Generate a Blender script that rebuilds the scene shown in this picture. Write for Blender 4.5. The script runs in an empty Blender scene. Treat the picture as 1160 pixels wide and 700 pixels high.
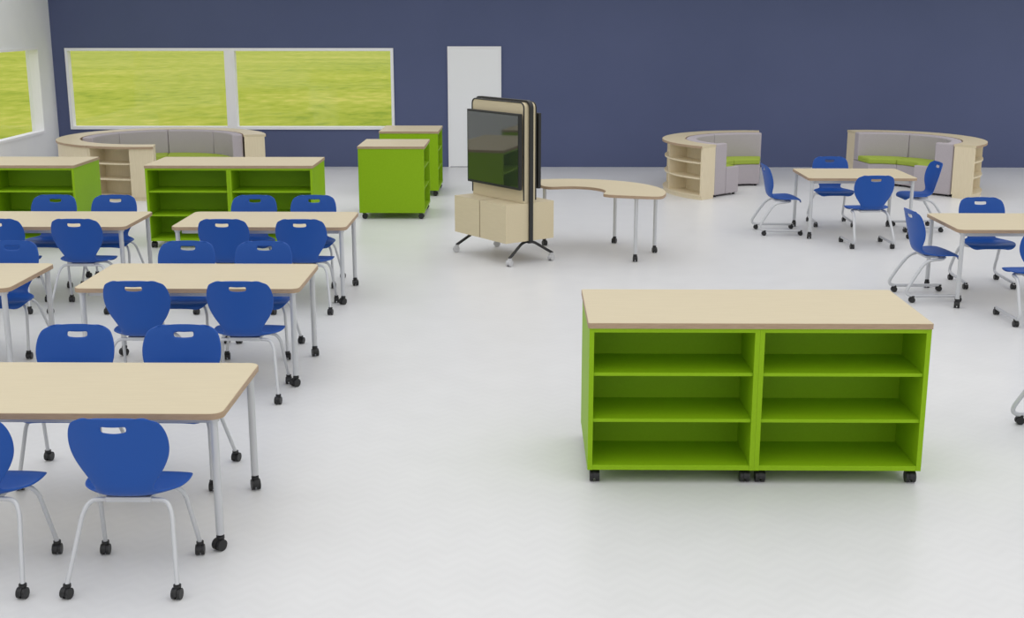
import bpy, math, random
from mathutils import Vector
random.seed(3)
C = bpy.context.scene.collection
sc = bpy.context.scene
sc.view_settings.view_transform = 'Standard'
sc.view_settings.look = 'None'
PI = math.pi
R = math.radians

# ------------------------------------------------------------------ materials
def mat(name, col, rough=0.5, metal=0.0, spec=0.5, coat=0.0):
    m = bpy.data.materials.new(name); m.use_nodes = True
    b = m.node_tree.nodes['Principled BSDF']
    b.inputs['Base Color'].default_value = (*col, 1)
    b.inputs['Roughness'].default_value = rough
    b.inputs['Metallic'].default_value = metal
    b.inputs['Specular IOR Level'].default_value = spec
    b.inputs['Coat Weight'].default_value = coat
    return m
def noisy(name, c1, c2, scale=(1, 1, 1), nscale=8, rough=0.5, spec=0.5, bump=0.0, detail=5, lo=.35, hi=.65):
    m = mat(name, c1, rough, 0, spec)
    nt = m.node_tree; N = nt.nodes; L = nt.links; b = N['Principled BSDF']
    tc = N.new('ShaderNodeTexCoord'); mp = N.new('ShaderNodeMapping'); mp.inputs['Scale'].default_value = scale
    no = N.new('ShaderNodeTexNoise'); no.inputs['Scale'].default_value = nscale; no.inputs['Detail'].default_value = detail
    cr = N.new('ShaderNodeValToRGB')
    cr.color_ramp.elements[0].color = (*c1, 1); cr.color_ramp.elements[1].color = (*c2, 1)
    cr.color_ramp.elements[0].position = lo; cr.color_ramp.elements[1].position = hi
    L.new(tc.outputs['Object'], mp.inputs['Vector']); L.new(mp.outputs[0], no.inputs['Vector'])
    L.new(no.outputs['Fac'], cr.inputs['Fac']); L.new(cr.outputs[0], b.inputs['Base Color'])
    if bump:
        bp = N.new('ShaderNodeBump'); bp.inputs['Strength'].default_value = bump; bp.inputs['Distance'].default_value = .01
        L.new(no.outputs['Fac'], bp.inputs['Height']); L.new(bp.outputs[0], b.inputs['Normal'])
    return m
WOOD = noisy('maple_laminate', (.645, .555, .375), (.67, .58, .395), (1.2, 14, 14), 5, .42, .25)
WOODV = noisy('maple_panel', (.74, .64, .45), (.78, .68, .49), (14, 14, 1.2), 5, .45, .25)
EDGE = noisy('maple_edge_band', (.39, .275, .185), (.45, .325, .22), (3, 3, 30), 5, .55, .3)
BLUE = noisy('blue_polypropylene', (.007, .075, .355), (.008, .08, .375), (1, 1, 1), 300, .42, .35)
LIME = noisy('lime_laminate', (.255, .455, .006), (.27, .475, .008), (1, 1, 1), 60, .5, .2)
METAL = mat('silver_paint', (.58, .59, .61), .38, .25)
BLACK = mat('black_plastic', (.012, .012, .013), .45)
BLKMET = mat('black_powder_coat', (.014, .014, .015), .4)
SCREEN = mat('screen_glass', (.022, .028, .024), .05, 0, 1.0, 1.0)
GREYCAST = mat('light_grey_caster', (.55, .55, .56), .4)
GREYF = noisy('grey_upholstery', (.43, .39, .415), (.49, .45, .475), (1, 1, 1), 180, .9, .15, .15)
GREENF = noisy('green_upholstery', (.33, .43, .06), (.38, .48, .08), (1, 1, 1), 180, .85, .15, .15)
NAVY = noisy('slate_blue_wall_paint', (.098, .119, .225), (.106, .127, .238), (1, 1, 1), .6, .8, .2)
WHITEW = noisy('white_wall_paint', (.83, .84, .86), (.86, .87, .88), (1, 1, 1), 2, .8, .2)
WHITEC = mat('white_shade_strip_paint', (.85, .85, .85), .9, 0, .1)
WHITEF = mat('white_frame_paint', (.88, .88, .9), .5)
DOORM = mat('white_door_paint', (.88, .89, .91), .5)
def grass_mat():
    m = mat('grass_field', (.4, .5, .03), .95, 0, .05)
    nt = m.node_tree; N = nt.nodes; L = nt.links; b = N['Principled BSDF']
    tc = N.new('ShaderNodeTexCoord')
    out = []
    for sc_, ns, d in (((.08, .16, 1), 1.0, 5), ((1.7, .85, 1), 1.2, 9)):
        mp = N.new('ShaderNodeMapping'); mp.inputs['Scale'].default_value = sc_
        no = N.new('ShaderNodeTexNoise'); no.inputs['Scale'].default_value = ns; no.inputs['Detail'].default_value = d
        no.inputs['Roughness'].default_value = .6
        L.new(tc.outputs['Object'], mp.inputs['Vector']); L.new(mp.outputs[0], no.inputs['Vector']); out.append(no)
    a1 = N.new('ShaderNodeMath'); a1.operation = 'MULTIPLY'; a1.inputs[1].default_value = .45; L.new(out[0].outputs['Fac'], a1.inputs[0])
    a2 = N.new('ShaderNodeMath'); a2.operation = 'MULTIPLY'; a2.inputs[1].default_value = .55; L.new(out[1].outputs['Fac'], a2.inputs[0])
    ad = N.new('ShaderNodeMath'); ad.operation = 'ADD'
    L.new(a1.outputs[0], ad.inputs[0]); L.new(a2.outputs[0], ad.inputs[1])
    cr = N.new('ShaderNodeValToRGB'); e = cr.color_ramp.elements
    e[0].position = .34; e[0].color = (.24, .33, .03, 1); e[1].position = .68; e[1].color = (.62, .58, .14, 1)
    k = e.new(.46); k.color = (.38, .44, .05, 1)
    k = e.new(.55); k.color = (.45, .49, .075, 1)
    L.new(ad.outputs[0], cr.inputs['Fac']); L.new(cr.outputs[0], b.inputs['Base Color'])
    return m
GRASS = grass_mat()
def floor_mat():
    m = mat('white_chevron_floor', (.72, .72, .72), .4, 0, .3)
    nt = m.node_tree; N = nt.nodes; L = nt.links; b = N['Principled BSDF']
    def M(op, a, b_=None):
        n = N.new('ShaderNodeMath'); n.operation = op
        for i, v in enumerate((a, b_)):
            if v is None: continue
            if isinstance(v, (int, float)): n.inputs[i].default_value = v
            else: L.new(v, n.inputs[i])
        return n.outputs[0]
    tc = N.new('ShaderNodeTexCoord'); sp = N.new('ShaderNodeSeparateXYZ'); L.new(tc.outputs['Object'], sp.inputs[0])
    X, Y = sp.outputs[0], sp.outputs[1]
    fx = M('FRACT', M('MULTIPLY', X, 5.0))
    zig = M('ABSOLUTE', M('SUBTRACT', fx, .5))
    v = M('MULTIPLY', M('ADD', M('MULTIPLY', Y, 10.0), M('MULTIPLY', zig, 2.0)), 2 * PI)
    wave = M('SINE', v)
    n2 = N.new('ShaderNodeTexNoise'); n2.inputs['Scale'].default_value = 3.5; n2.inputs['Detail'].default_value = 7
    L.new(tc.outputs['Object'], n2.inputs['Vector'])
    val = M('ADD', M('ADD', .69, M('MULTIPLY', n2.outputs['Fac'], .06)), M('MULTIPLY', wave, .007))
    cb = N.new('ShaderNodeCombineColor')
    for i in range(3): L.new(val, cb.inputs[i])
    L.new(cb.outputs[0], b.inputs['Base Color'])
    rr = M('ADD', .29, M('ADD', M('MULTIPLY', n2.outputs['Fac'], .07), M('MULTIPLY', wave, .02))); L.new(rr, b.inputs['Roughness'])
    return m
FLOOR = floor_mat()
def glass_mat():
    m = bpy.data.materials.new('window_glass'); m.use_nodes = True
    nt = m.node_tree; N = nt.nodes; L = nt.links
    N.remove(N['Principled BSDF'])
    t = N.new('ShaderNodeBsdfTransparent'); g = N.new('ShaderNodeBsdfGlossy'); g.inputs['Roughness'].default_value = .05
    x = N.new('ShaderNodeMixShader'); x.inputs[0].default_value = .03
    L.new(t.outputs[0], x.inputs[1]); L.new(g.outputs[0], x.inputs[2]); L.new(x.outputs[0], N['Material Output'].inputs[0])
    return m
GLASS = glass_mat()

# ------------------------------------------------------------------ mesh builder
class MB:
    def __init__(s): s.v = []; s.f = []
    def add(s, vs, fs):
        n = len(s.v); s.v += [tuple(v) for v in vs]; s.f += [tuple(i + n for i in f) for f in fs]; return s
    def box(s, x0, x1, y0, y1, z0, z1):
        return s.add([(x0,y0,z0),(x1,y0,z0),(x1,y1,z0),(x0,y1,z0),(x0,y0,z1),(x1,y0,z1),(x1,y1,z1),(x0,y1,z1)],
              [(3,2,1,0),(4,5,6,7),(0,1,5,4),(1,2,6,5),(2,3,7,6),(3,0,4,7)])
    def prism(s, o, z0, z1):
        n = len(o)
        return s.add([(x, y, z0) for x, y in o] + [(x, y, z1) for x, y in o],
              [tuple(range(n - 1, -1, -1)), tuple(range(n, 2 * n))] + [(i, (i + 1) % n, n + (i + 1) % n, n + i) for i in range(n)])
    def prismxz(s, o, y0, y1):
        n = len(o)
        return s.add([(x, y0, z) for x, z in o] + [(x, y1, z) for x, z in o],
              [tuple(range(n)), tuple(range(2 * n - 1, n - 1, -1))] + [(i, n + i, n + (i + 1) % n, (i + 1) % n) for i in range(n)])
    def ring(s, a, b, z0, z1, closed=True):
        n = len(a)
        vs = [(x,y,z0) for x,y in a] + [(x,y,z0) for x,y in b] + [(x,y,z1) for x,y in a] + [(x,y,z1) for x,y in b]
        fs = []
        for i in range(n if closed else n - 1):
            j = (i + 1) % n
            fs += [(i, j, 2*n+j, 2*n+i), (n+j, n+i, 3*n+i, 3*n+j), (2*n+i, 2*n+j, 3*n+j, 3*n+i), (j, i, n+i, n+j)]
        if not closed:
            fs += [(0, 2*n, 3*n, n), (n-1, 2*n-1, 4*n-1, 3*n-1)]
        return s.add(vs, fs)
    def arc(s, r0, r1, a0, a1, z0, z1, n=None):
        n = n or max(2, int(abs(a1 - a0) / 3))
        an = [R(a0 + (a1 - a0) * i / n) for i in range(n + 1)]
        return s.ring([(r1*math.cos(a), r1*math.sin(a)) for a in an], [(r0*math.cos(a), r0*math.sin(a)) for a in an], z0, z1, False)
    def tube(s, p, r, seg=12, caps=True):
        p = [Vector(q) for q in p]; n = len(p); vs = []; fs = []
        t0 = (p[1] - p[0]).normalized()
        up = Vector((0, 0, 1)) if abs(t0.z) < .9 else Vector((1, 0, 0))
        nx = t0.cross(up).normalized()
        for i in range(n):
            t = (p[min(i+1, n-1)] - p[max(i-1, 0)]).normalized()
            nx = (nx - t * nx.dot(t)).normalized(); ny = t.cross(nx)
            for k in range(seg):
                a = 2 * PI * k / seg
                vs.append(p[i] + nx * (r * math.cos(a)) + ny * (r * math.sin(a)))
        for i in range(n - 1):
            for k in range(seg):
                k2 = (k + 1) % seg
                fs.append((i*seg+k, i*seg+k2, (i+1)*seg+k2, (i+1)*seg+k))
        if caps:
            fs.append(tuple(range(seg - 1, -1, -1))); fs.append(tuple((n-1)*seg + k for k in range(seg)))
        return s.add(vs, fs)
    def build(s, name, m, parent=None, smooth=True, bevel=0, seg=2):
        me = bpy.data.meshes.new(name); me.from_pydata(s.v, [], s.f); me.validate(); me.update()
        import bmesh
        bm = bmesh.new(); bm.from_mesh(me); bmesh.ops.recalc_face_normals(bm, faces=bm.faces); bm.to_mesh(me); bm.free()
        me.materials.append(m)
        if smooth:
            me.polygons.foreach_set('use_smooth', [True] * len(me.polygons))
            me.set_sharp_from_angle(angle=R(35))
        o = bpy.data.objects.new(name, me); C.objects.link(o)
        if parent: o.parent = parent
        if bevel:
            b = o.modifiers.new('bevel', 'BEVEL'); b.width = bevel; b.segments = seg; b.limit_method = 'ANGLE'; b.angle_limit = R(40)
            b.harden_normals = False
        return o
def fillet(pts, r, n=6):
    pts = [Vector(p) for p in pts]; out = [pts[0]]
    for i in range(1, len(pts) - 1):
        a, b, c = pts[i-1], pts[i], pts[i+1]
        d1 = (a - b); d2 = (c - b); rr = min(r, d1.length * .49, d2.length * .49)
        p0 = b + d1.normalized() * rr; p2 = b + d2.normalized() * rr
        for k in range(n + 1):
            t = k / n; out.append(p0 * (1-t)**2 + b * 2*t*(1-t) + p2 * t*t)
    out.append(pts[-1]); return out
def rrect(w, d, r, n=6):
    o = []
    for cx, cy, a0 in ((w/2-r, -d/2+r, -90), (w/2-r, d/2-r, 0), (-w/2+r, d/2-r, 90), (-w/2+r, -d/2+r, 180)):
        for k in range(n + 1):
            a = R(a0 + 90 * k / n); o.append((cx + r*math.cos(a), cy + r*math.sin(a)))
    return o
def offs(o, d):
    n = len(o); out = []
    for i in range(n):
        ax, ay = o[i-1]; bx, by = o[(i+1) % n]
        tx, ty = bx-ax, by-ay; l = math.hypot(tx, ty) or 1
        out.append((o[i][0] + ty/l*d, o[i][1] - tx/l*d))
    return out

def thing(name, label, cat, loc=(0, 0, 0), rz=0, group=None):
    o = bpy.data.objects.new(name, None); C.objects.link(o); o.empty_display_size = .2
    o.location = loc; o.rotation_euler = (0, 0, R(rz)); o['label'] = label; o['category'] = cat
    if group: o['group'] = group
    return o
def dup(root, loc, rz, label):
    r = root.copy(); C.objects.link(r); r.location = loc; r.rotation_euler = (0, 0, R(rz)); r['label'] = label
    for ch in list(root.children):
        c = ch.copy(); C.objects.link(c); c.parent = r
        for g in list(ch.children):
            d = g.copy(); C.objects.link(d); d.parent = c
    return r
def struct(o): o['kind'] = 'structure'; return o

# ------------------------------------------------------------------ room
WY = 22.3; LX = -8.40; RX = 13.0; ZT = 4.0
WZ0, WZ1 = .67, 2.10
struct(MB().box(LX - .2, RX + .2, -4, WY + .2, -.12, 0).build('floor', FLOOR, smooth=False))
w = MB()
ox0, ox1 = -8.17, -2.34
w.box(LX - .2, RX + .2, WY, WY + .2, 0, WZ0); w.box(LX - .2, RX + .2, WY, WY + .2, WZ1, ZT)
w.box(LX - .2, ox0, WY, WY + .2, WZ0, WZ1); w.box(ox1, RX + .2, WY, WY + .2, WZ0, WZ1)
struct(w.build('wall_back', NAVY, smooth=False))
w = MB(); ly0, ly1 = 17.2, 21.6; LZ1 = 2.13
w.box(LX - .2, LX, -4, WY, 0, WZ0); w.box(LX - .2, LX, -4, WY, LZ1, ZT)
w.box(LX - .2, LX, -4, ly0, WZ0, LZ1); w.box(LX - .2, LX, ly1, WY, WZ0, LZ1)
struct(w.build('wall_left', WHITEW, smooth=False))
struct(MB().box(LX - .2, RX + .2, 21.0, WY + .2, ZT, ZT + .1).build('ceiling_shade_strip', WHITEC, smooth=False))  # unseen overhead strip, added to darken the top of the back wall
def window(idx, x0, x1, back=True):
    t = .05 if back else .04; m = MB(); WT = WZ1 if back else LZ1
    if back:
        y0, y1 = WY - .03, WY + .12
        m.box(x0, x1, y0, y1, WZ0, WZ0 + t); m.box(x0, x1, y0, y1, WT - t, WT)
        m.box(x0, x0 + t, y0, y1, WZ0 + t, WT - t); m.box(x1 - t, x1, y0, y1, WZ0 + t, WT - t)
        f = struct(m.build('window_%d' % idx, WHITEF, smooth=False))
        MB().box(x0 + t, x1 - t, WY + .05, WY + .06, WZ0 + t, WT - t).build('pane', GLASS, f, smooth=False)
    else:
        m.box(LX - .12, LX + .03, x0, x1, WZ0, WZ0 + t); m.box(LX - .12, LX + .03, x0, x1, WT - t, WT)
        m.box(LX - .12, LX + .03, x0, x0 + t, WZ0 + t, WT - t); m.box(LX - .12, LX + .03, x1 - t, x1, WZ0 + t, WT - t)
        f = struct(m.build('window_%d' % idx, WHITEF, smooth=False))
        MB().box(LX - .06, LX - .05, x0 + t, x1 - t, WZ0 + t, WT - t).build('pane', GLASS, f, smooth=False)
xm = -5.25
window(1, ox0, xm - .04); window(2, xm + .04, ox1); window(3, ly0, ly1, False)
struct(MB().box(xm - .04, xm + .04, WY - .03, WY + .12, WZ0, WZ1).build('trim_1', WHITEF, smooth=False))
dx0, dx1 = -1.38, -.43
struct(MB().box(dx0 + .03, dx1 - .03, WY - .035, WY, 0.01, 2.10).build('door_1', DOORM, smooth=False, bevel=.003))
m = MB(); m.box(dx0, dx0 + .03, WY - .045, WY, 0, 2.13); m.box(dx1 - .03, dx1, WY - .045, WY, 0, 2.13); m.box(dx0 + .03, dx1 - .03, WY - .045, WY, 2.10, 2.13)
struct(m.build('trim_2', WHITEF, smooth=False))
g = MB()
g.add([(-160, -20, -.14), (160, -20, -.14), (160, 260, -.14), (-160, 260, -.14)], [(0, 1, 2, 3)])
g = g.build('grass_field', GRASS, smooth=False); g['kind'] = 'stuff'; g['label'] = 'bright yellow-green grass field outside the windows'; g['category'] = 'grass'

# ------------------------------------------------------------------ casters
def caster(parent, x, y, top, m=None, s=1.0, yaw=0.0):
    b = MB(); r = .027 * s; ca, sa = math.cos(yaw), math.sin(yaw)
    def P(u, v, z): return (x + u*ca - v*sa, y + u*sa + v*ca, z)
    for sx in (-1, 1):
        b.tube([P(sx*.006*s, -.008*s, r), P(sx*.009*s, -.008*s, r), P(sx*.020*s, -.008*s, r), P(sx*.022*s, -.008*s, r)], r, 16)
    pr = []
    for k in range(9):
        a = R(-10 + 200 * k / 8); pr.append((-.008*s + math.cos(a) * r * 1.14, r + math.sin(a) * r * 1.14))
    n = len(pr)
    vs = [P(-.0065*s, v, z) for v, z in pr] + [P(.0065*s, v, z) for v, z in pr]
    b.add(vs, [tuple(range(n)), tuple(range(2*n-1, n-1, -1))] + [(i, n+i, n+(i+1) % n, (i+1) % n) for i in range(n)])
    b.tube([P(0, 0, r * 1.5), P(0, 0, top)], .012 * s, 10)
    b.tube([P(0, 0, r * 2.0), P(0, 0, r * 2.5)], .019 * s, 12)
    return b.build('caster', m or BLACK, parent)

# ------------------------------------------------------------------ chair shell
PROF = [ # y, z, halfwidth, edge forward, edge up
 (-.232, .864, .140, .018, -.006), (-.230, .860, .170, .022, -.008), (-.227, .848, .198, .028, -.008), (-.222, .826, .215, .036, -.005),
 (-.212, .778, .231, .044, 0), (-.200, .72, .237, .050, 0), (-.188, .66, .228, .052, 0), (-.178, .60, .202, .050, 0),
 (-.170, .55, .170, .042, .002), (-.160, .505, .144, .034, .006), (-.138, .468, .138, .026, .014), (-.100, .447, .155, .014, .020),
 (-.050, .440, .200, .004, .020), (.01, .440, .238, 0, .016), (.08, .446, .254, 0, .010), (.15, .452, .252, 0, .002),
 (.20, .448, .240, -.004, -.006), (.232, .434, .218, -.012, -.012), (.244, .418, .188, -.02, -.012), (.247, .410, .15, -.022, -.008)]
def catmull(P, t):
    n = len(P) - 1; f = t * n; i = min(int(f), n - 1); u = f - i
    p0, p1, p2, p3 = P[max(i-1, 0)], P[i], P[i+1], P[min(i+2, n)]
    return [0.5 * (2*b + (c-a)*u + (2*a-5*b+4*c-d)*u*u + (3*b-a-3*c+d)*u**3) for a, b, c, d in zip(p0, p1, p2, p3)]
def shell_mesh():
    NU, NV = 26, 60; b = MB(); vs = []; base = []
    for j in range(NV + 1):
        y, z, hw, ef, eu = catmull(PROF, j / NV)
        for i in range(NU + 1):
            u = -1 + 2 * i / NU
            us = math.sin(u * PI / 2) * .25 + u * .75
            x = us * hw
            base.append((x, z))
            dz = 3.0 * x*x * math.exp(-(x/.09)**4) * math.exp(-((z - .800) / .022) ** 2) if z > .6 else 0
            vs.append((x, y + ef * u * u, z + eu * u**4 + dz))
    fs = []
    for j in range(NV):
        for i in range(NU):
            q = (j*(NU+1)+i, j*(NU+1)+i+1, (j+1)*(NU+1)+i+1, (j+1)*(NU+1)+i)
            cx = sum(base[k][0] for k in q) / 4; cz = sum(base[k][1] for k in q) / 4
            if abs(cx) < .056 and .788 < cz < .815: continue
            fs.append(q)
    b.add(vs, fs)
    return b
def add_shell(root):
    o = shell_mesh().build('seat_shell', BLUE, root)
    for e in o.data.edges: e.use_edge_sharp = False
    s = o.modifiers.new('solid', 'SOLIDIFY'); s.thickness = .011; s.offset = 0
    d = o.modifiers.new('sub', 'SUBSURF'); d.levels = 1; d.render_levels = 1
    return o
def make_chair4():
    t = thing('classroom_chair', '', 'chair', group='blue four-legged chairs at the rectangular tables')
    t.scale = (1, 1, 1.02)
    add_shell(t)
    m = MB(); m.box(-.11, .11, -.09, .10, .405, .432); m.tube([(-.1, -.07, .418), (-.1, .09, .418)], .012, 8); m.tube([(.1, -.07, .418), (.1, .09, .418)], .012, 8)
    m.build('seat_bracket', METAL, t, bevel=.004)
    for sx in (-1, 1):
        for yy, yf, xf in ((-.07, -.26, .262), (.09, .235, .243)):
            p = fillet([(sx*.06, yy, .418), (sx*.185, yy*1.1, .412), (sx*.215, yy*1.3 + (yf-yy)*.1, .36), (sx*xf, yf, .062)], .07, 6)
            l = MB().tube(p, .0115, 12).build('leg', METAL, t)
            caster(l, sx*xf, yf, .07, yaw=random.uniform(-.5, .5))
    return t
def make_chairC():
    t = thing('cantilever_chair', '', 'chair', group='blue cantilever chairs at the square tables')
    add_shell(t)
    m = MB(); m.box(-.12, .12, -.08, .12, .410, .432); m.tube([(-.19, .05, .416), (.19, .05, .416)], .011, 8); m.build('seat_bracket', METAL, t, bevel=.004)
    for sx in (-1, 1):
        p = fillet([(sx*.12, .11, .412), (sx*.19, .06, .410), (sx*.200, -.10, .400), (sx*.222, -.20, .26), (sx*.235, -.315, .068), (sx*.24, .25, .060)], .10, 8)
        l = MB().tube(p, .0155, 12).build('leg', METAL, t)
        caster(l, sx*.238, -.22, .07); caster(l, sx*.24, .235, .065)
    return t
chair4 = make_chair4(); chairC = make_chairC(); used = {}
def place(kind, x, y, rz, label):
    src = chair4 if kind == 4 else chairC
    if kind not in used:
        used[kind] = 1; src.location = (x, y, 0); src.rotation_euler = (0, 0, R(rz)); src['label'] = label; return src
    return dup(src, (x, y, 0), rz, label)

# ------------------------------------------------------------------ tables
TH = .75
def table_on(t, outline, legs, rail=None, th=.03):
    top = MB().prism(outline, TH - th, TH).build('tabletop', WOOD, t)
    MB().ring(offs(outline, .004), offs(outline, -.001), TH - th - .002, TH - .002).build('edge_band', EDGE, top)
    if rail: rail.build('underframe', METAL, t)
    for x, y in legs:
        l = MB().tube([(x, y, .085), (x, y, TH - th)], .021, 16).tube([(x, y, TH - th - .02), (x, y, TH - th)], .030, 16).build('leg', METAL, t)
        caster(l, x, y, .095, s=1.15, yaw=random.uniform(-.6, .6))
def make_table(w, d, group):
    t = thing('classroom_table', '', 'table', group=group)
    lx, ly = w/2 - .05, d/2 - .042
    rl = MB(); z0, z1 = TH - .075, TH - .032
    for s in (-1, 1):
        rl.box(-lx + .03, lx - .03, s*(ly-.05) - .012, s*(ly-.05) + .012, z0, z1)
        rl.box(s*(lx-.05) - .012, s*(lx-.05) + .012, -ly + .06, ly - .06, z0, z1)
    table_on(t, rrect(w, d, .06), [(sx*lx, sy*ly) for sx in (-1, 1) for sy in (-1, 1)], rl)
    return t
LT = 'long maple tables on the left'
tab = make_table(1.645, .925, LT); hw = .8225
tab.location = (-1.52 - hw, 6.34, 0); tab['label'] = 'long maple-topped table nearest the camera, cut by the left edge of the photo'
dup(tab, (-1.65 - hw, 9.22, 0), 0, 'long maple-topped table seen whole, second from the camera in the inner left column')
dup(tab, (-1.68 - hw, 11.88, 0), 0, 'long maple-topped table just in front of the double lime shelving unit')
dup(tab, (-3.77 - hw, 9.22, 0), 0, 'long maple-topped table of which only the right corner shows at left photo edge')
dup(tab, (-3.76 - hw, 11.88, 0), 0, 'outer left maple-topped table, in front of the lime unit cut by the photo edge')
RT = 'near-square maple tables on the right'
sq = make_table(1.32, .98, RT)
sq.location = (4.11, 15.5, 0); sq['label'] = 'near-square maple-topped table with four blue cantilever chairs, seen whole on the right'
dup(sq, (4.68, 11.83, 0), 0, 'near-square maple-topped table cut by the right edge of the photo')

# chairs, left
n_ = 'blue four-legged chair, back to the camera, '
f_ = 'blue four-legged chair facing the camera, '
for x, y, rz, lab in [
 (-1.905, 5.63, 0, n_ + 'largest in view'),
 (-2.64, 5.63, 0, n_ + 'cut by the left edge at the nearest table'),
 (-2.05, 6.95, 180, f_ + 'right one behind the nearest table'),
 (-2.69, 6.95, 180, f_ + 'left one behind the nearest table'),
 (-2.01, 8.63, 0, n_ + 'right one before the second table'),
 (-2.74, 8.63, 0, n_ + 'left one before the second table'),
 (-2.14, 9.75, 180, f_ + 'right one behind the second table'),
 (-2.77, 9.75, 180, f_ + 'left one behind the second table'),
 (-2.05, 11.30, 0, n_ + 'right one before the third table'),
 (-2.76, 11.30, 0, n_ + 'left one before the third table'),
 (-2.17, 12.38, 180, f_ + 'right one behind the third table'),
 (-2.78, 12.38, 180, f_ + 'left one behind the third table'),
 (-4.22, 9.75, 180, f_ + 'behind the table corner at left edge'),
 (-4.11, 11.30, 0, n_ + 'whole one before the outer far table'),
 (-4.83, 11.30, 0, n_ + 'cut by the edge at the outer far table'),
 (-4.22, 12.38, 180, f_ + 'right one behind the outer far table'),
 (-4.84, 12.38, 180, f_ + 'left one behind the outer far table')]:
    place(4, x, y, rz, lab)
# chairs, right
c_ = 'blue cantilever chair '
for x, y, rz, lab in [
 (4.08, 14.60, 2, c_ + 'with its back to the camera at the whole square table'),
 (4.01, 16.12, 180, c_ + 'facing the camera behind the whole square table'),
 (3.20, 15.5, -88, c_ + 'in profile at the left end of the whole square table'),
 (5.03, 15.75, 92, c_ + 'at the right end of the whole square table'),
 (3.92, 11.84, -86, c_ + 'in profile, left end of the square table cut by the edge'),
 (4.67, 12.42, 180, c_ + 'facing the camera behind the square table cut by the edge'),
 (4.58, 10.88, 0, c_ + 'cut by the right photo edge, in front of the square table'),
 (3.57, 7.74, -90, c_ + 'of which only a caster and bent leg show at right edge')]:
    place('C', x, y, rz, lab)

# kidney table
kt = thing('kidney_table', 'kidney-shaped maple table on casters beside the television cart', 'table', (.53, 13.88, 0))
o = []; ri, ro, a0, a1 = .38, 1.05, -16, 108
for k in range(25): a = R(a0 + (a1-a0)*k/24); o.append((ro*math.cos(a), ro*math.sin(a)))
def cap(ang, s):
    a = R(ang); cx, cy = (ri+ro)/2*math.cos(a), (ri+ro)/2*math.sin(a); rr = (ro-ri)/2; q = []
    for k in range(1, 16):
        th = PI * k / 16
        c_, s_ = math.cos(th), math.sin(th)
        u = math.copysign(abs(c_) ** .45, c_) * rr * s; v = s_ ** .45 * rr * .55
        q.append((cx + u*math.cos(a) - s*v*math.sin(a), cy + u*math.sin(a) + s*v*math.cos(a)))
    return q
o += cap(a1, 1)
for k in range(25): a = R(a1 + (a0-a1)*k/24); o.append((ri*math.cos(a), ri*math.sin(a)))
o += cap(a0, -1)
table_on(kt, o, [(-.30, .68), (.70, -.30), (.97, .24), (.55, .84)])

# ------------------------------------------------------------------ shelving units
UW, UD, UH = .978, .88, .945
def make_unit():
    t = thing('shelving_unit', '', 'bookcase', group='lime green double-sided shelving units')
    z0 = .085; w2, d2 = UW/2 - .0004, UD/2; th = .028
    for s in (-1, 1):
        MB().box(*sorted((s*w2, s*(w2-th))), -d2, d2, z0, UH).build('side_panel', LIME, t, smooth=False)
    MB().box(-w2+th, w2-th, -d2+.001, d2-.001, z0, z0+.03).build('bottom_panel', LIME, t, smooth=False, bevel=.002)
    MB().box(-w2+th, w2-th, -d2+.001, d2-.001, UH-.024, UH).build('top_panel', LIME, t, smooth=False)
    MB().box(-w2+th, w2-th, -.012, .012, z0+.03, UH-.024).build('back_panel', LIME, t, smooth=False)
    for z in (.378, .658):
        for s in (-1, 1):
            MB().box(-w2+th, w2-th, *sorted((s*.012, s*(d2-.012))), z, z+.020).build('shelf', LIME, t, smooth=False, bevel=.002)
    for sx in (-1, 1):
        for sy in (-1, 1): caster(t, sx*(w2-.045), sy*(d2-.06), .09, s=1.3)
    return t
unit = make_unit(); uu = []
def place_unit(x, y, rz, lab):
    if not uu: uu.append(1); unit.location = (x, y, 0); unit.rotation_euler = (0, 0, R(rz)); unit['label'] = lab
    else: dup(unit, (x, y, 0), rz, lab)
def worktop(x, y, w, d, rz, lab):
    t = thing('worktop', lab, 'worktop', (x, y, UH), rz, 'maple worktops on the lime shelving units')
    o = rrect(w, d, .012, 3)
    tp = MB().prism(o, .0, .033).build('top_board', WOOD, t)
    MB().ring(offs(o, .003), offs(o, -.001), .001, .031).build('edge_band', EDGE, tp)
def double(x0, y0, la, lb, lw):
    place_unit(x0 + UW/2, y0 + UD/2, 0, la); place_unit(x0 + UW*1.5, y0 + UD/2, 0, lb)
    worktop(x0 + UW, y0 + UD/2, UW*2 + .010, UD + .010, 0, lw)
double(.370, 6.86, 'left half of the large lime green shelving unit standing alone in front', 'right half of the large lime green shelving unit standing alone in front', 'maple worktop on the large front shelving unit')
double(-2.475 - 2*UW, 14.32, 'left half of the lime green shelves right behind the third table', 'right half of the lime green shelves right behind the third table', 'maple worktop on the middle pair of shelves behind the third table')
double(-5.26 - 2*UW, 14.32, 'half of the lime green shelves cut off at the far left photo edge', 'lime green shelves at the left photo edge, with the plain side panel showing', 'maple worktop on the shelves cut by the left photo edge')
place_unit(-1.79, 16.95, 90, 'lime green shelving unit turned end-on, nearer of two before the white door')
worktop(-1.79, 16.95, UW + .008, UD + .010, 90, 'maple worktop on the nearer end-on shelving unit')
place_unit(-1.75, 19.1, 90, 'lime green shelving unit turned end-on, farther of two before the white door')
worktop(-1.75, 19.1, UW + .008, UD + .010, 90, 'maple worktop on the farther end-on shelving unit')

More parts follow.
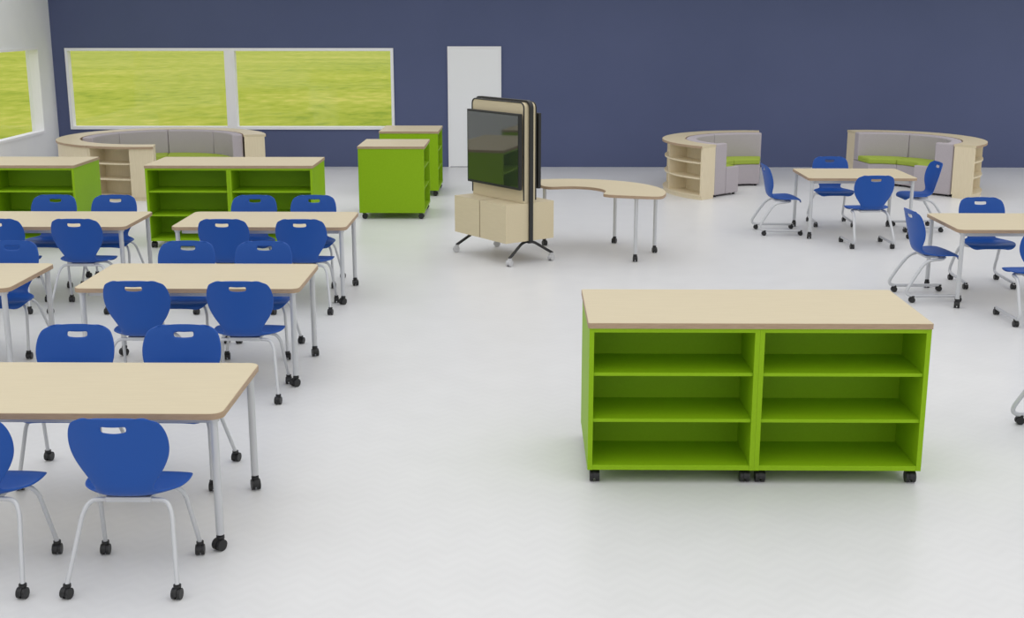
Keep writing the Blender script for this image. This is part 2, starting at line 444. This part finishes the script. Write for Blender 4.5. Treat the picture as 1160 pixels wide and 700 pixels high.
# ------------------------------------------------------------------ curved bookcases and sofas
def curved_bookcase(cx, cy, a0, a1, lab, grp, dr=0, solid=None):
    t = thing('curved_bookcase', lab, 'bookcase', (cx, cy, 0), 0, grp); g = .1
    a0 += g; a1 -= g; r0, r1 = 1.16 + dr, 1.48 + dr; e = 1.2
    tp = MB().arc(r0 - .01, r1 + .02, a0, a1, .765, .80).build('top_board', WOOD, t)
    MB().arc(r1 + .019, r1 + .024, a0, a1, .767, .798).arc(r0-.014, r0-.009, a0, a1, .767, .798).build('edge_band', EDGE, tp)
    MB().arc(r0, r0 + .02, a0 + e, a1 - e, .07, .765).build('back_panel', WOODV, t)
    MB().arc(r0 + .02, r1 - .01, a0, a1, 0, .05).build('plinth', WOODV, t)
    MB().arc(r0, r1, a0, a1, .05, .07).build('bottom_panel', WOODV, t)
    MB().arc(r0, r1, a0, a0 + e, .07, .765, 2).build('end_panel', WOODV, t); MB().arc(r0, r1, a1 - e, a1, .07, .765, 2).build('end_panel', WOODV, t)
    if solid:
        MB().arc(r1 - .02, r1, max(a0 + e, solid[0]), min(a1 - e, solid[1]), .07, .765).build('front_panel', WOODV, t)
        if solid[0] <= a0 + 2 and solid[1] >= a1 - 2: return t
    for z in (.30, .53): MB().arc(r0 + .02, r1 - .02, a0 + e, a1 - e, z, z + .022).build('shelf', WOODV, t)
    n = max(1, round((a1 - a0) / 40))
    for k in range(1, n):
        a = a0 + (a1-a0)*k/n
        for q, (z0, z1) in enumerate(((.07, .30), (.322, .53), (.552, .765))):
            MB().arc(r0 + .02, r1 - .022, a - .5, a + .5, z0, z1, 2).build('divider', WOODV, t)
    return t
def sofa(cx, cy, a0, a1, lab, grp, dr=0, arm=0):
    t = thing('curved_sofa_section', lab, 'sofa', (cx, cy, 0), 0, grp); a0 += .12; a1 -= .12
    if arm:
        w = 6
        x0, x1 = (a0, a0 + w) if arm < 0 else (a1 - w, a1)
        MB().arc(.84 + dr, 1.135 + dr, x0, x1, .03, .80, 4).build('arm_panel', GREYF, t, bevel=.02, seg=3)
        MB().arc(.52 + dr, .838 + dr, x0, x1, .03, .43, 4).build('end_panel', GREYF, t, bevel=.02, seg=3)
        if arm < 0: a0 += w + .1
        else: a1 -= w + .1
    MB().arc(.53 + dr, 1.135 + dr, a0, a1, .03, .345, 12).build('base', GREYF, t, bevel=.01, seg=3)
    MB().arc(.52 + dr, .965 + dr, a0, a1, .347, .43, 12).build('seat_cushion', GREENF, t, bevel=.02, seg=3)
    MB().arc(.97 + dr, 1.135 + dr, a0, a1, .347, .80, 12).build('backrest', GREYF, t, bevel=.02, seg=3)
    ft = MB()
    for a in (a0 + 5, a1 - 5):
        for r in (.60 + dr, 1.05 + dr): ft.tube([(r*math.cos(R(a)), r*math.sin(R(a)), 0), (r*math.cos(R(a)), r*math.sin(R(a)), .035)], .02, 10)
    if arm:
        a = (x0 + x1) / 2
        for r in (.60 + dr, 1.05 + dr): ft.tube([(r*math.cos(R(a)), r*math.sin(R(a)), 0), (r*math.cos(R(a)), r*math.sin(R(a)), .035)], .02, 10)
    ft.build('feet', BLACK, t)
G1 = 'curved reading nook on the left'; cx, cy = -5.75, 19.65
curved_bookcase(cx, cy, 243, 281, 'curved maple bookcase with open shelves, front end of the left nook', G1 + ', bookcases', .1, (268, 281))
curved_bookcase(cx, cy, 165, 243, 'curved maple cabinet with a plain outside, far left of the left nook', G1 + ', bookcases', .1, (165, 243))
curved_bookcase(cx, cy, 89, 165, 'curved maple bookcase behind the grey sofa at the left back of the left nook', G1 + ', bookcases', .1)
curved_bookcase(cx, cy, 12, 89, 'curved maple bookcase closing the right end of the left nook', G1 + ', bookcases', .1, (12, 89))
for k, w_ in enumerate(['rightmost', 'second from the right', 'third from the right', 'leftmost']):
    sofa(cx, cy, 14 + 44*k, 58 + 44*k, 'grey curved sofa section with green seat, %s in the left nook' % w_, G1 + ', sofas', .1)
G2 = 'curved reading nook in the middle back'; cx, cy = 3.64, 19.3
curved_bookcase(cx, cy, 156, 226, 'curved maple bookcase with open shelves, left end of the middle nook', G2 + ', bookcases')
curved_bookcase(cx, cy, 80, 156, 'curved maple bookcase behind the sofas of the middle nook', G2 + ', bookcases')
for k, w_ in enumerate(['backmost', 'middle', 'frontmost']):
    sofa(cx, cy, 78 + 49*k, 127 + 49*k, 'grey curved sofa section with green seat, %s in the middle nook' % w_, G2 + ', sofas', 0, 1 if k == 2 else 0)
G3 = 'curved reading nook on the right'; cx, cy = 5.60, 19.4
curved_bookcase(cx, cy, -46, 24, 'curved maple bookcase with open shelves, right end of the right nook', G3 + ', bookcases')
curved_bookcase(cx, cy, 24, 98, 'curved maple bookcase behind the sofas of the right nook', G3 + ', bookcases')
for k, w_ in enumerate(['frontmost', 'middle', 'backmost']):
    sofa(cx, cy, -45 + 48*k, 3 + 48*k, 'grey curved sofa section with green seat, %s in the right nook' % w_, G3 + ', sofas', 0, -1 if k == 0 else 0)

# ------------------------------------------------------------------ television cart
TC = (-.245, 13.88, 0); TR = -53.1
tv = thing('television_cart', 'wheeled maple media cabinet with tall black-framed board between two televisions', 'media cart', TC, TR)
L2, D2 = .50, .33; z0, z1 = .25, .67
MB().box(-L2, -.008, -D2 + .02, D2 - .02, z0, z1).box(.008, L2, -D2 + .02, D2 - .02, z0, z1).build('cabinet_body', WOOD, tv, smooth=False)
MB().box(-.0078, .0078, -D2 + .012, D2 - .012, z0 + .002, z1 - .002).build('centre_gap_shade', BLKMET, tv, smooth=False)  # black filler strip paints in the shade between the cabinet halves
for s in (-1, 1):
    for x0, x1 in ((-L2, -.008), (.008, L2)):
        MB().box(x0, x1, *sorted((s*(D2-.0199), s*D2)), z0, z1).build('door', WOOD, tv, smooth=False)
def archpts(w, z0, z1, r, n=8):
    p = [(-w, z0)]
    for cx_, a0_ in ((-w + r, 180), (w - r, 90)):
        for k in range(n + 1):
            a = R(a0_ - 90*k/n); p.append((cx_ + r*math.cos(a), z1 - r + r*math.sin(a)))
    p.append((w, z0)); return p
BT = .080
bp_ = archpts(.490, z1 + .001, 1.760, .060)
MB().prismxz(bp_, -BT, BT).build('display_board', WOOD, tv, bevel=.002)
out = archpts(.525, .24, 1.785, .08); inn = archpts(.504, .24, 1.764, .065); n = len(out)
m = MB(); vs = [(x, -.025, z) for x, z in out] + [(x, -.025, z) for x, z in inn] + [(x, .025, z) for x, z in out] + [(x, .025, z) for x, z in inn]
fs = []
for i in range(n - 1):
    j = i + 1; fs += [(i, j, n+j, n+i), (2*n+j, 2*n+i, 3*n+i, 3*n+j), (i, 2*n+i, 2*n+j, j), (n+j, 3*n+j, 3*n+i, n+i)]
fs += [(0, n, 3*n, 2*n), (n-1, 3*n-1, 4*n-1, 2*n-1)]
m.add(vs, fs).build('frame', BLKMET, tv, bevel=.003)
for s in (-1, 1):
    o1 = archpts(.491, z1 + .03, 1.761, .062); path = [(x, s*(BT + .002), z) for x, z in o1]
    MB().tube(path, .008, 8).build('board_trim', BLKMET, tv)
for sx in (-1, 1):
    for sy in (-1, 1):
        p = fillet([(sx*.44, 0, .235), (sx*.46, sy*.08, .225), (sx*.52, sy*.30, .085)], .05)
        l = MB().tube(p, .016, 10).build('leg', BLKMET, tv)
        caster(l, sx*.52, sy*.29, .09, m=GREYCAST, s=1.3, yaw=.4*sx)
    MB().box(*sorted((sx*.35, sx*.525)), -.03, .03, .225, .249).build('leg_mount', BLKMET, tv, smooth=False)
for s, lab in ((1, 'black flat television on the front of the cart, screen facing the tables'), (-1, 'black flat television on the far side of the cart, seen edge-on')):
    t = thing('television', lab, 'television', TC, TR + (0 if s == 1 else 180), 'televisions on the cart')
    z0_, z1_, w_ = .82, 1.645, .50; y = -BT - .03
    MB().box(-w_, w_, y - .04, y, z0_, z1_).build('housing', BLACK, t, smooth=False, bevel=.006)
    MB().box(-w_ + .022, w_ - .022, y - .0425, y - .0395, z0_ + .03, z1_ - .022).build('screen', SCREEN, t, smooth=False)
    MB().box(-.2, .2, y - .001, y + .028, 1.1, 1.4).build('wall_mount', BLACK, t, smooth=False)

# ------------------------------------------------------------------ light: soft dome, brighter overhead
wd = bpy.data.worlds.new('world'); sc.world = wd; wd.use_nodes = True
nt = wd.node_tree; N = nt.nodes; L = nt.links
tc = N.new('ShaderNodeTexCoord'); sp = N.new('ShaderNodeSeparateXYZ'); L.new(tc.outputs['Generated'], sp.inputs[0])
mr = N.new('ShaderNodeMapRange'); mr.inputs['From Min'].default_value = 0; mr.inputs['From Max'].default_value = 1
mr.inputs['To Min'].default_value = .72; mr.inputs['To Max'].default_value = 1.30
L.new(sp.outputs[2], mr.inputs['Value']); L.new(mr.outputs['Result'], N['Background'].inputs[1])
N['Background'].inputs[0].default_value = (1, 1, 1.005, 1)

# ------------------------------------------------------------------ camera
cd = bpy.data.cameras.new('camera'); co = bpy.data.objects.new('camera', cd); C.objects.link(co)
cd.sensor_width = 36; cd.lens = 36 * 1400 / 1160; cd.clip_end = 600
co.location = (0, 0, 2.7); co.rotation_euler = (R(90 - 13.46), 0, R(.614))
sc.camera = co
